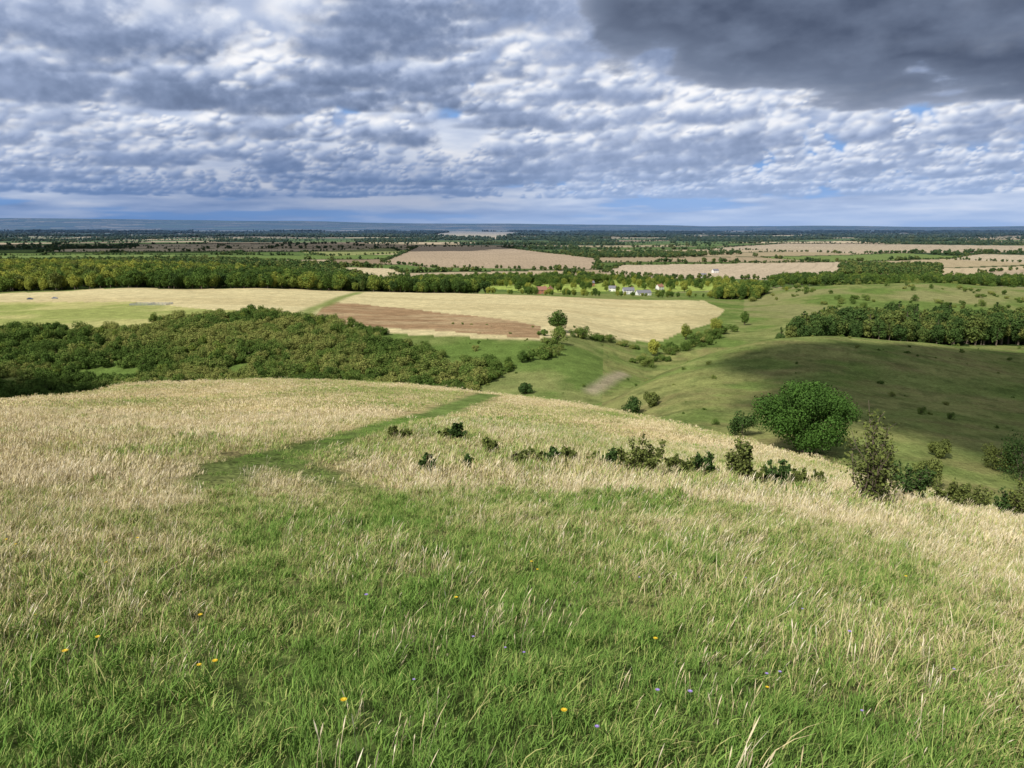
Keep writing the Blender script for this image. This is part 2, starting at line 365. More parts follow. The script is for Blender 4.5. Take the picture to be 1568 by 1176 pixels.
near_s=[tuft('stalk_patch',48,.36,.15,.34,.0013,.32,.28,140+i,M_stalk,HS,HW,clump=7) for i in range(6)]
mid_g=[tuft('patch_mid',460,.65,.06,.17,.0060,.75,.25,160+i,M_grass,(0,.5,1),(1,.85,.1),clump=9) for i in range(5)]
mid_s=[tuft('patch_mid_stalk',85,.65,.15,.30,.0027,.34,.3,180+i,M_stalk,(0,.7,.84,1),(.8,.7,2.2,.4),clump=8) for i in range(5)]
far_g=[tuft('patch_far',260,1.25,.06,.17,.015,.7,.25,200+i,M_grass,(0,.6,1),(1,.8,.15),clump=10) for i in range(4)]
def jgrid(y0,y1,sp,tm=.84):
    ys=[];xs=[]
    Y=y0
    while Y<y1:
        n=int(2*tm*Y/sp)+1; xs.append(np.linspace(-tm*Y,tm*Y,n)+rng.uniform(-.5,.5,n)*sp); ys.append(np.full(n,Y)+rng.uniform(-.5,.5,n)*sp); Y+=sp
    return np.concatenate(xs),np.concatenate(ys)
def place(x,y,dz=0): return np.column_stack([x,y,H(x,y)+dz])
x,y=jgrid(1.0,11,.36); d,p=drymask(x,y)
scatter('grass',near_g,place(x,y),rng.uniform(.8,1.2,len(x))*np.where(p<1.2,.85,1),tilt=.05,rotz=rng.normal(0,.8,len(x)),dry=np.clip(d*.85,0,1),tint=rng.random(len(x)))
x,y=jgrid(1.2,12,.45); d,p=drymask(x,y); k=(p>.9)&(rng.random(len(x))<.35+.65*d); x,y,d=x[k],y[k],d[k]
scatter('long_grass',near_l,place(x,y),rng.uniform(.6,1.2,len(x)),tilt=.1,rotz=rng.normal(0,.7,len(x)),dry=np.clip(d*.9+.15,0,1),tint=rng.random(len(x)))
x,y=jgrid(1.2,13,.42); d,p=drymask(x,y); k=(p>.8)&(rng.random(len(x))<.35+.9*d**1.2); x,y,d=x[k],y[k],d[k]
scatter('dry_grass_stalks',near_s,place(x,y),rng.uniform(.55,1.05,len(x)),tilt=.08,rotz=rng.normal(0,.6,len(x)),dry=d,tint=rng.random(len(x)))
x,y=jgrid(10,42,.74); d,p=drymask(x,y)
scatter('meadow_grass',mid_g,place(x,y),rng.uniform(.7,1.2,len(x))*np.where(p<1.2,.35,np.where(p<2,.75,1)),tilt=.05,rotz=rng.normal(0,.8,len(x)),dry=np.clip(d*.95,0,1),tint=rng.random(len(x)))
x,y=jgrid(11,42,.82); d,p=drymask(x,y); k=(p>2.0)&(rng.random(len(x))<.1+d**1.2); x,y,d=x[k],y[k],d[k]
scatter('meadow_grass_stalks',mid_s,place(x,y),rng.uniform(.6,1.1,len(x)),tilt=.05,rotz=rng.normal(0,.6,len(x)),dry=d,tint=rng.random(len(x)))
x,y=jgrid(38,125,1.4); t_,Y_=tY(x,y); k=Y_<np.interp(t_,crT,crY)*1.15; x,y=x[k],y[k]; d,p=drymask(x,y); k=p>2.0; x,y,d=x[k],y[k],d[k]
scatter('hillside_grass',far_g,place(x,y),rng.uniform(.6,1.2,len(x)),tilt=.04,dry=np.clip(d,0,1),tint=rng.random(len(x)))
# ------------------------------------------------------------------ trees
def tube(pts,rad,sides=6):
    V=[];Fc=[]; pts=np.array(pts,float)
    for i,(p,r) in enumerate(zip(pts,rad)):
        d=pts[min(i+1,len(pts)-1)]-pts[max(i-1,0)]; d/=np.linalg.norm(d)+1e-9
        a=np.cross(d,[.3,1,.2]); a/=np.linalg.norm(a)+1e-9; b=np.cross(d,a)
        for k in range(sides):
            q=2*math.pi*k/sides; V.append(p+r*(a*math.cos(q)+b*math.sin(q)))
    for i in range(len(pts)-1):
        for k in range(sides):
            k2=(k+1)%sides; Fc.append((i*sides+k,i*sides+k2,(i+1)*sides+k2,(i+1)*sides+k))
    return np.array(V),np.array(Fc)
def quads(c,nrm,size,r):
    n=len(c); nrm=nrm/(np.linalg.norm(nrm,axis=1,keepdims=True)+1e-9)
    a=np.cross(nrm,r.normal(size=(n,3))); a/=np.linalg.norm(a,axis=1,keepdims=True)+1e-9; b=np.cross(nrm,a)
    s=(size*r.uniform(.6,1.3,n))[:,None]; s2=s*r.uniform(.5,.9,n)[:,None]
    V=np.stack([c-a*s,c-b*s2,c+a*s,c+b*s2],1).reshape(-1,3)
    return V,np.arange(n*4).reshape(-1,4)
def join(parts):
    V=[];Fc=[];mi=[];rn=[];o=0
    for v,f,m,r in parts:
        V.append(v);Fc.append(f+o);mi.append(np.full(len(f),m));rn.append(r);o+=len(v)
    return np.vstack(V),np.vstack(Fc),np.concatenate(mi),np.concatenate(rn)
def tree(name,R,Ht,base,nl,nleaf,ls,seed,mat,cone=False,lob=(.3,.46)):
    r=np.random.default_rng(seed); parts=[]
    hc=(Ht-base)/2; zc=base+hc
    L=[]
    for i in range(nl):
        d=r.normal(size=3); d/=np.linalg.norm(d); q=r.uniform(.45,.85)
        p=np.array([d[0]*R*q,d[1]*R*q,zc+d[2]*hc*q])
        lr=r.uniform(*lob)*min(R,hc*1.1)
        if cone:
            f=1-.85*(p[2]-base)/(Ht-base); p[:2]*=max(f,.1)*1.3; lr*=max(.35,f)
        L.append((p,lr))
    L.append((np.array([0,0,zc]),.62*min(R,hc)))
    w=np.array([l[1]**2 for l in L]); w/=w.sum(); k=r.choice(len(L),nleaf,p=w)
    cs=np.array([l[0] for l in L])[k]; rs=np.array([l[1] for l in L])[k]
    d=r.normal(size=(nleaf,3)); d/=np.linalg.norm(d,axis=1,keepdims=True)
    rad=rs*(1.15-.6*r.random(nleaf)**1.8)
    c=cs+d*rad[:,None]; c[:,2]=np.maximum(c[:,2],.05+base*.4)
    v,f=quads(c,d+r.normal(size=(nleaf,3))*.55,ls,r)
    lobr=r.random(len(L))[k]
    parts.append((v,f,0,np.repeat(np.clip(.55*r.random(nleaf)+.45*lobr,0,1),4)))
    tr=max(.02*Ht,.03)*1.3
    v,f=tube([(0,0,-.3),(0,0,base*.6),(r.normal()*.05*R,r.normal()*.05*R,zc),(0,0,Ht*.88)],[tr*1.4,tr,tr*.6,tr*.12]); parts.append((v,f,1,np.zeros(len(v))))
    for p,lr in L[:min(nl,9)]:
        z0=r.uniform(base*.5,zc); v,f=tube([(0,0,z0),(p[0]*.5,p[1]*.5,z0+(p[2]-z0)*.6),tuple(p)],[tr*.5,tr*.32,tr*.08],5); parts.append((v,f,1,np.zeros(len(v))))
    V,Fc,mi,rn=join(parts)
    return mkmesh(name,V,Fc,{'rnd':rn},[mat,M_bark],mi)
def shrub(name,Ht,W,nst,leafd,ls,seed,mat,up=.5):
    r=np.random.default_rng(seed); parts=[]; C_=[]
    for i in range(nst):
        a=r.uniform(0,6.283); lean=r.uniform(.05,1)*W/Ht*(1-up*.5); L=Ht*r.uniform(.55,1)*(1.05-.3*min(lean,2))
        pts=[np.array([math.cos(a),math.sin(a),0])*.08*W*r.random()]
        d=np.array([math.cos(a)*lean,math.sin(a)*lean,1.])
        for s in range(5):
            dd=d/np.linalg.norm(d)*L/5; pts.append(pts[-1]+dd+r.normal(size=3)*.03*L); d=d+np.array([0,0,.15*up])+r.normal(size=3)*.12
        r0=.012*Ht*r.uniform(.6,1.2)
        v,f=tube(pts,np.linspace(r0,r0*.2,6),4); parts.append((v,f,1,np.zeros(len(v))))
        for s in range(1,6):
            for q in range(3):
                p0=pts[s-1]+(pts[s]-pts[s-1])*r.random(); dv=r.normal(size=3); dv[2]=abs(dv[2])*.8; dv/=np.linalg.norm(dv); ll=Ht*r.uniform(.1,.26)*(1.15-s/7)
                v,f=tube([p0,p0+dv*ll*.5+r.normal(size=3)*.02*Ht,p0+dv*ll],[r0*.35,r0*.25,r0*.1],3); parts.append((v,f,1,np.zeros(len(v))))
                m=leafd; tt=r.random(m)[:,None]; C_.append(p0+dv*ll*tt+r.normal(size=(m,3))*.035*Ht)
            m=leafd//2; tt=r.random(m)[:,None]; C_.append(pts[s-1]+(pts[s]-pts[s-1])*tt+r.normal(size=(m,3))*.02*Ht)
    c=np.vstack(C_); c=c[c[:,2]>.02]; n=len(c)
    v,f=quads(c,r.normal(size=(n,3))+np.array([0,0,.4]),ls,r); parts.append((v,f,0,np.repeat(r.random(n),4)))
    V,Fc,mi,rn=join(parts)
    return mkmesh(name,V,Fc,{'rnd':rn},[mat,M_bark],mi)
T_mid=[tree('broad_tree',4.2+.5*(i%2),11+1.2*(i%3),1.6,22,2400,.38,300+i,M_leaf) for i in range(5)]
T_dark=[tree('dark_tree',3.8,12+i,1.2,20,2400,.38,320+i,M_leafd,cone=(i==3)) for i in range(4)]
T_bush=[tree('scrub_bush',2.3+.5*(i%3),2.6+.5*i,.1,13,1500,.19,340+i,M_leafsc,lob=(.2,.5)) for i in range(6)]
T_far=[tree('far_tree',4.8,11+i,.8,9,230,1.1,360+i,M_leafd) for i in range(4)]
def inside(P,dens,gap=None):
    x0,y0=P.min(0); x1,y1=P.max(0); n=int((x1-x0)*(y1-y0)*dens); x=rng.uniform(x0,x1,n); y=rng.uniform(y0,y1,n)
    k=inpoly(x,y,P)
    if gap:
        t,Y=tY(x,y); k&=fbm(x/gap[0],y/gap[0],gap[2],4)>gap[1]+.15*sst(-.28,-.10,t)
    return x[k],y[k]
def along(P,step,jit):
    xs=[];ys=[]
    for (x1,y1),(x2,y2) in zip(P[:-1],P[1:]):
        L=math.hypot(x2-x1,y2-y1); n=max(1,int(L/step)); t=rng.random(n); xs.append(x1+(x2-x1)*t+rng.normal(0,jit,n)); ys.append(y1+(y2-y1)*t+rng.normal(0,jit,n))
    return np.concatenate(xs),np.concatenate(ys)
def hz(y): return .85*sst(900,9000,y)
def sc_tree(name,protos,x,y,s0,s1,tint=None,zs=1.):
    n=len(x); s=rng.uniform(s0,s1,n); w=s*rng.uniform(.85,1.2,n)
    if tint is None: tint=rng.random(n)**1.6
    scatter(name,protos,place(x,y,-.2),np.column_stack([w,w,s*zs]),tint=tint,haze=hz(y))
def patchy(x,y,sd): return np.clip(fbm(x/22,y/22,sd,3)*2.4-.80+rng.normal(0,.25,len(x)),0,1)
x,y=inside(SCRUB,.15,(22,.30,81)); sc_tree('scrub_thicket',T_bush,x,y,.3,1.3,tint=patchy(x,y,82))
x,y=inside(SCRUB,.012,(40,.42,84)); sc_tree('scrub_trees',T_mid,x,y,.28,.58,tint=rng.random(len(x))*.5)
x,y=inside(WOODL,.016); sc_tree('woodland',T_mid+T_dark[:2],x,y,.9,1.5,tint=np.clip(fbm(x/45,y/45,90,3)*1.6-.65+.55*sst(-250,-520,x)+rng.normal(0,.22,len(x)),0,1))
x,y=inside(WOODR,.035); sc_tree('copse_woodland',T_dark,x,y,.75,1.2,tint=rng.random(len(x))**1.5)
x,y=inside(COPSE,.02); sc_tree('copse_trees',T_mid,x,y,.8,1.3)
LN=poly([(845,515),(900,518),(975,532)],250); x,y=along(LN,2.6,3.0); a,b_=along(poly([(985,560),(1020,545),(1060,530),(1110,507)],340),2.2,3.5); x=np.r_[x,a]; y=np.r_[y,b_]
a,b_=along(poly([(690,592),(760,560),(830,548),(850,520)],240),3.5,4); x=np.r_[x,a]; y=np.r_[y,b_]
sc_tree('valley_hedge_bushes',T_bush,x,y,.6,1.4)
a=poly([(853,508),(1050,520),(1000,545),(1095,512),(1140,498)],340); sc_tree('valley_trees',T_mid,a[:,0],a[:,1],.65,1.0)
x=rng.uniform(-60,330,520); y=rng.uniform(130,420,520); t_,Y_=tY(x,y); k=(fbm(x/30,y/30,95,3)>.47)&(Y_>np.interp(t_,crT,crY)*1.35); sc_tree('hillside_bushes',T_bush,x[k],y[k],.08,.38)
x=rng.uniform(250,700,600); y=rng.uniform(560,1000,600); k=(fbm(x/60,y/60,97,3)>.48); sc_tree('downland_scrub',T_bush,x[k],y[k],.5,1.4)
EDGE=wp([(-.03,815),(.08,860),(.2,880),(.33,900)]); x,y=along(EDGE,5,12); sc_tree('field_edge_trees',T_mid,x,y,.35,.8)
x,y=inside(MEAD,.0018); a,b_=along(poly([(720,428),(850,424),(960,432),(1080,436),(1180,440)],1000),6,14); x=np.r_[x,a]; y=np.r_[y,b_]; sc_tree('village_trees',T_mid,x,y,.6,1.15)
BELT=wp([(-.1,1150),(.0,1200),(.1,1250),(.13,1330),(0,1330),(-.15,1300)]); x,y=inside(BELT,.009); a,b_=inside(wp([(.33,1150),(.6,1100),(.85,1150),(.85,1260),(.5,1300),(.35,1350)]),.010); x=np.r_[x,a]; y=np.r_[y,b_]; sc_tree('vale_woodland',T_mid+T_dark[:2],x,y,.8,1.3,tint=rng.random(len(x))*.5)
hx=[];hy=[];hs=[]
for j in range(-30,40):
    W=rowW(j); off=W*h1(j,8,2)
    for i in range(-30,40):
        for kind in (0,1):
            hq=h1(i,j,20+kind)
            if hq>.85: continue
            if kind==0: a0,a1=i*W-off,(i+1)*W-off; b0=b1=j*HH
            else: a0=a1=i*W-off; b0,b1=j*HH,(j+1)*HH
            am=(a0+a1)/2; bm=(b0+b1)/2; ymid=math.sin(AL)*am+math.cos(AL)*bm; xmid=math.cos(AL)*am-math.sin(AL)*bm
            if ymid<1200 or ymid>9500 or abs(xmid)>ymid*.95+200: continue
            L=math.hypot(a1-a0,b1-b0); step=6 if ymid<3000 else 11 if ymid<6000 else 20
            n=int(L/step); t=rng.random(n); jit=2+(10 if hq<.25 else 0); a=a0+(a1-a0)*t+rng.normal(0,jit,n); bb=b0+(b1-b0)*t+rng.normal(0,jit,n)
            bq=bb-90*np.sin(a/650.)-55*np.sin(a/230.+2)
            hx.append(math.cos(AL)*a-math.sin(AL)*bq);hy.append(math.sin(AL)*a+math.cos(AL)*bq)
            tall=(fbm(a/90+i,bb/90+j,33,2)>.5)&(rng.random(n)<.6)
            hs.append(np.where(tall,rng.uniform(.6,1.1,n),rng.uniform(.22,.5,n))*(1 if ymid<3000 else 1.2 if ymid<6000 else 1.5))
hx=np.concatenate(hx);hy=np.concatenate(hy);hs=np.concatenate(hs)
n=80000; yy=np.sqrt(rng.uniform(1700**2,9500**2,n)); xx=rng.uniform(-.9,.9,n)*yy; i,j=cell(xx,yy); k=woodcell(i,j,yy)
hx=np.r_[hx,xx[k]];hy=np.r_[hy,yy[k]];hs=np.r_[hs,rng.uniform(.8,1.4,k.sum())*np.where(yy[k]>5000,1.5,1)]
for P_,dn in ((wp([(-.12,1900),(.0,2350),(.2,2300),(.3,2600),(.1,2750),(-.1,2500)]),.0035),(wp([(.42,1500),(.55,1450),(.55,1800),(.43,1850)]),.008),(wp([(-.85,1500),(-.4,1500),(-.25,1900),(-.4,2200),(-.85,1900)]),.005),(wp([(-.3,1350),(-.2,1350),(-.18,1800),(-.3,1800)]),.007)):
    a,b_=inside(P_,dn); hx=np.r_[hx,a];hy=np.r_[hy,b_];hs=np.r_[hs,rng.uniform(.8,1.3,len(a))]
k=np.ones(len(hx),bool)
for P,_c in NAMED: k&=~inpoly(hx,hy,P)
hx,hy,hs=hx[k],hy[k],hs[k]
for P in (F1,F2,F3,F4,F5,F6,F8):
    a,b_=along(np.vstack([P,P[:1]]),9,4); hx=np.r_[hx,a];hy=np.r_[hy,b_];hs=np.r_[hs,rng.uniform(.3,.8,len(a))]
w=hs*rng.uniform(.9,1.4,len(hx))
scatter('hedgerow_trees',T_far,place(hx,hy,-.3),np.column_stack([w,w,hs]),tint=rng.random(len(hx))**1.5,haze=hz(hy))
# ------------------------------------------------------------------ individual near trees and shrubs
def putobj(name,me,u,v,minY=1.2,dz=-.03,scale=1.,rot=None):
    p=hit(u,v,minY); o=mkobj(name,me,loc=(p[0],p[1],float(H(p[0],p[1]))+dz)); o.scale=(scale,)*3; o.rotation_euler[2]=random.uniform(0,6.28) if rot is None else rot; return o,p[1]
p=hit(1230,692,75); k=p[1]/F
putobj('broadleaf_tree',tree('broadleaf_tree',80*k,126*k,.4,90,36000,.15,500,M_leafb,lob=(.17,.30)),1230,692,75)
rows=[(655,722,22,26),(602,668,10,40),(620,670,12,30),(700,673,20,34),(685,671,14,30),(752,697,22,34),(715,718,14,14),(790,708,14,40),(815,708,18,50),(845,712,20,40),(870,712,24,60),(905,716,24,50),(935,716,26,50),(978,728,58,95),(1040,727,30,50),(1078,728,38,75),(1135,738,60,34),(1165,744,26,50),(1192,746,34,50),(1222,748,24,50),(1250,748,22,50),(1392,768,56,70),(1450,776,44,70),(1490,784,44,60),(1545,796,44,70),(1575,800,60,60)]
for i,(u,v,h,w) in enumerate(rows):
    q=hit(u,v); kk=q[1]/F
    me=shrub('hawthorn_shrub',h*kk*1.15+.10,w*kk*1.15,18 if w>30 else 10,9,.028+.0006*q[1],600+i,M_leafs if i%3 else M_leafd,.6)
    putobj('hawthorn_shrub',me,u,v)
q=hit(1335,772); kk=q[1]/F
putobj('hawthorn_tree',shrub('hawthorn_tree',150*kk,88*kk,24,8,.034,650,M_leafs,.9),1335,772)
for i,(u,v,h,w,my) in enumerate([(967,638,28,34,88),(1000,622,20,26,130),(1136,668,34,44,80),(1440,700,26,34,70),(1562,735,70,70,60),(1530,720,40,50,70),(805,603,16,22,140),(1420,745,40,50,50)]):
    q=hit(u,v,my); kk=q[1]/F
    putobj('hawthorn_bush',tree('hawthorn_bush',w*kk*.55,h*kk*1.1,.1,14,2600,.08+.0006*q[1],700+i,M_leafs if i%2 else M_leafd),u,v,my)
# ------------------------------------------------------------------ wildflowers
M_y=plain('petal_yellow',(.75,.52,.02),.6,.1,20); M_p=plain('petal_violet',(.38,.28,.62),.6,.1,20); M_st=plain('flower_stem',(.10,.18,.04))
def flower(name,mat,h,R,n,seed):
    parts=[]
    v,f=tube([(0,0,0),(.01,0,h*.5),(.025,.01,h)],[.0016,.0014,.001],4); parts.append((v,f,1,np.zeros(len(v))))
    for a in np.linspace(0,6.283,n,endpoint=False):
        for rad,up in ((R,.25),(R*.6,.6)):
            d=np.array([math.cos(a),math.sin(a),up]); pr=np.array([-math.sin(a),math.cos(a),0]); c=np.array([.025,.01,h])
            v=np.array([c,c+d*rad*.6-pr*rad*.22,c+d*rad,c+d*rad*.6+pr*rad*.22]); parts.append((v,np.array([[0,1,2,3]]),0,np.zeros(4)))
    V,Fc,mi,rn=join(parts); return mkmesh(name,V,Fc,{'rnd':rn},[mat,M_st],mi)
fy=flower('yellow_wildflower',M_y,.20,.018,12,1); fp=flower('violet_wildflower',M_p,.24,.014,10,2)
for u,v in [(315,975),(168,880),(310,1055),(335,1050),(30,850),(10,846),(155,1015),(98,1045),(812,880),(826,890),(1172,1075),(868,1130),(215,850),(1385,905),(1008,1010),(520,1120),(700,940),(60,960)]: putobj('yellow_wildflower',fy,u,v,scale=random.uniform(.6,1.0))
for u,v in [(998,1110),(1060,1120),(1190,1065),(778,1020),(800,1035),(1138,905),(980,910),(1165,1070),(640,1075),(905,1165),(1290,1010),(730,1010),(1450,1060),(560,960),(1320,1130),(1230,960)]: putobj('violet_wildflower',fp,u,v,scale=random.uniform(.6,1.0))
# ------------------------------------------------------------------ village houses
M_brick=plain('brick',(.42,.17,.10)); M_white=plain('render_white',(.78,.76,.71),.8,.05); M_tile=plain('roof_tile',(.30,.15,.10)); M_slate=plain('slate',(.18,.18,.20)); M_glass=plain('window_glass',(.05,.06,.08),.2); M_door=plain('door_paint',(.12,.2,.16))
def boxm(name,x0,x1,y0,y1,z0,z1,mat,par):
    V=[(x,y,z) for z in (z0,z1) for y in (y0,y1) for x in (x0,x1)]; Fc=[(0,2,3,1),(4,5,7,6),(0,1,5,4),(2,6,7,3),(0,4,6,2),(1,3,7,5)]
    return mkobj(name,mkmesh(name,V,Fc,mats=[mat]),parent=par)
def house(u,v,L,D,Hw,Hr,mw,mr,name,rot,minY=900):
    p=hit(u,v,minY); e=bpy.data.objects.new(name,None); scene.collection.objects.link(e); e.location=(p[0],p[1],float(H(p[0],p[1]))-.2); e.rotation_euler[2]=rot
    a,b=L/2,D/2
    V=[(-a,-b,0),(a,-b,0),(a,b,0),(-a,b,0),(-a,-b,Hw),(a,-b,Hw),(a,b,Hw),(-a,b,Hw),(-a,0,Hw+Hr),(a,0,Hw+Hr)]
    me=bpy.data.meshes.new('walls'); me.from_pydata(V,[],[(0,1,5,4),(2,3,7,6),(1,2,6,9,5),(3,0,4,8,7)]); me.materials.append(mw); mkobj('walls',me,parent=e)
    o=.4; s=Hr/b; V=[(-a-o,-b-o,Hw-o*s+.05),(a+o,-b-o,Hw-o*s+.05),(a+o,0,Hw+Hr+.05),(-a-o,0,Hw+Hr+.05),(-a-o,b+o,Hw-o*s+.05),(a+o,b+o,Hw-o*s+.05)]
    V+=[(x,y,z+.2) for x,y,z in V]
    me=bpy.data.meshes.new('roof'); me.from_pydata(V,[],[(0,3,2,1),(3,4,5,2),(6,7,8,9),(9,8,11,10),(0,1,7,6),(4,10,11,5),(0,6,9,3),(3,9,10,4),(1,2,8,7),(2,5,11,8)]); me.materials.append(mr); mkobj('roof',me,parent=e)
    boxm('chimney',a*.6,a*.6+.9,-.4,.4,Hw+Hr*.5,Hw+Hr+1.3,M_brick,e)
    nw=max(2,int(L/3.5))
    for st in range(2 if Hw>4 else 1):
        for i in range(nw):
            xc=-a+L*(i+.5)/nw
            if st==0 and i==nw//2: boxm('door',xc-.5,xc+.5,-b-.04,-b+.1,0,2.1,M_door,e); continue
            boxm('window',xc-.6,xc+.6,-b-.04,-b+.1,1+st*2.7,2.2+st*2.7,M_glass,e)
for i,h in enumerate([(829,450,13,8,5.6,4,M_brick,M_tile,'brick_house',.2),(842,448,9,7,4.8,3,M_brick,M_tile,'brick_house',1.2),(962,450,14,8,4.8,3.4,M_white,M_slate,'white_house',.1),(938,446,10,7,4.6,3,M_white,M_slate,'white_house',-.3),(985,452,18,8,3.4,3,M_white,M_slate,'barn',.25),(800,436,10,7,5,3,M_white,M_tile,'white_house',.4),(1075,425,14,8,5,3,M_white,M_slate,'white_house',0),(775,434,10,7,5,3,M_brick,M_tile,'brick_house',-.4),(1010,444,10,7,5,3,M_white,M_tile,'white_house',.6),(905,438,9,7,5,3,M_brick,M_slate,'brick_house',.3),(870,430,10,7,5,3,M_white,M_tile,'white_house',-.2),(1095,418,12,8,5,3,M_white,M_slate,'white_house',.3)]): house(*h)
M_gal=plain('galvanised_rail',(.30,.31,.32),.5)
def pen(u,v,name):
    p=hit(u,v,300); e=bpy.data.objects.new(name,None); scene.collection.objects.link(e); e.location=(p[0],p[1],float(H(p[0],p[1])))
    x0,x1,y0,y1=-12,12,-5,5
    for a,b,c,d in ((x0,y0,x1,y0),(x1,y0,x1,y1),(x1,y1,x0,y1),(x0,y1,x0,y0),(0,y0,0,y1)):
        n=int(math.hypot(c-a,d-b)/2.4)
        for i in range(n+1):
            x=a+(c-a)*i/n; y=b+(d-b)*i/n; v_,f_=tube([(x,y,-1),(x,y,1.4)],[.09,.09],5); mkobj('post',mkmesh('post',v_,f_,mats=[M_gal]),parent=e)
        for z in (.3,.6,.9,1.25):
            v_,f_=tube([(a,b,z),(c,d,z)],[.07,.07],5); mkobj('rail',mkmesh('rail',v_,f_,mats=[M_gal]),parent=e)
pen(232,467,'livestock_pen')
M_tyre=plain('tyre',(.03,.03,.03))
def car(u,v,colr):
    p=hit(u,v,300); e=bpy.data.objects.new('parked_car',None); scene.collection.objects.link(e); e.location=(p[0],p[1],float(H(p[0],p[1]))+.02); e.rotation_euler[2]=.2
    prf=[(-2.1,.35),(-2.15,.8),(-1.9,1.0),(-1.5,1.1),(-1.0,1.6),(.5,1.62),(1.1,1.12),(1.95,.95),(2.15,.7),(2.1,.35)]
    V=[(x,-.85 if z<1.2 else -.68,z) for x,z in prf]+[(x,.85 if z<1.2 else .68,z) for x,z in prf]; n=len(prf)
    Fc=[tuple(range(n)),tuple(range(2*n-1,n-1,-1))]+[(i,i+n,(i+1)%n+n,(i+1)%n) for i in range(n)]
    me=bpy.data.meshes.new('body'); me.from_pydata(V,[],Fc); me.materials.append(plain('car_paint',colr,.3)); mkobj('body',me,parent=e)
    for s in (-1,1): boxm('side_window',-1.0,.6,s*.80-.01,s*.80+.01,1.13,1.5,M_glass,e)
    for x in (-1.35,1.35):
        for s in (-.8,.8):
            v_,f_=tube([(x,s-.11,.33),(x,s+.11,.33)],[.33,.33],12); mkobj('wheel',mkmesh('wheel',v_,f_,mats=[M_tyre]),parent=e)
car(46,459,(.05,.07,.12)); car(84,458,(.25,.26,.28))
# ------------------------------------------------------------------ sun
S=np.array([math.sin(SB)*math.cos(SE),math.cos(SB)*math.cos(SE),math.sin(SE)])
sl=bpy.data.lights.new('sun','SUN'); sl.energy=4.5; sl.angle=math.radians(.6); sl.color=(1,.955,.88); so=bpy.data.objects.new('sun',sl); scene.collection.objects.link(so)
so.rotation_euler=Vector(S).to_track_quat('Z','Y').to_euler(); so.location=(0,0,300)
# unseen solid clouds, added behind and above the viewpoint to shade the ground
M_shade_cloud=plain('shade_cloud_white',(.85,.86,.88),1,.03,.01)
def shade_cloud(cx,cy,rx,ry,hgt,seed,rot=0.):
    import bmesh
    bm=bmesh.new(); bmesh.ops.create_icosphere(bm,subdivisions=6,radius=1.0)
    P=np.array([v.co[:] for v in bm.verts])
    n=fbm(P[:,0]*2.2+seed,P[:,1]*2.2+P[:,2]*1.7,seed,5)
    k=(.55+.95*n)
    Q=P*k[:,None]; Q[:,2]*=np.where(Q[:,2]<0,.25,1.)
    for v,q in zip(bm.verts,Q): v.co=(q[0]*rx,q[1]*ry,q[2]*min(rx,ry)*.35)
    me=bpy.data.meshes.new('shade_cloud'); bm.to_mesh(me); bm.free(); me.materials.append(M_shade_cloud)
    for p in me.polygons: p.use_smooth=True
    off=hgt/math.tan(SE); o=mkobj('shade_cloud',me,loc=(cx+math.sin(SB)*off,cy+math.cos(SB)*off,hgt+EYE-50)); o.rotation_euler[2]=rot
shade_cloud(180,200,140,82,700,3,.32)
shade_cloud(-265,255,110,45,620,5)
shade_cloud(-1500,3300,1500,600,1900,14)
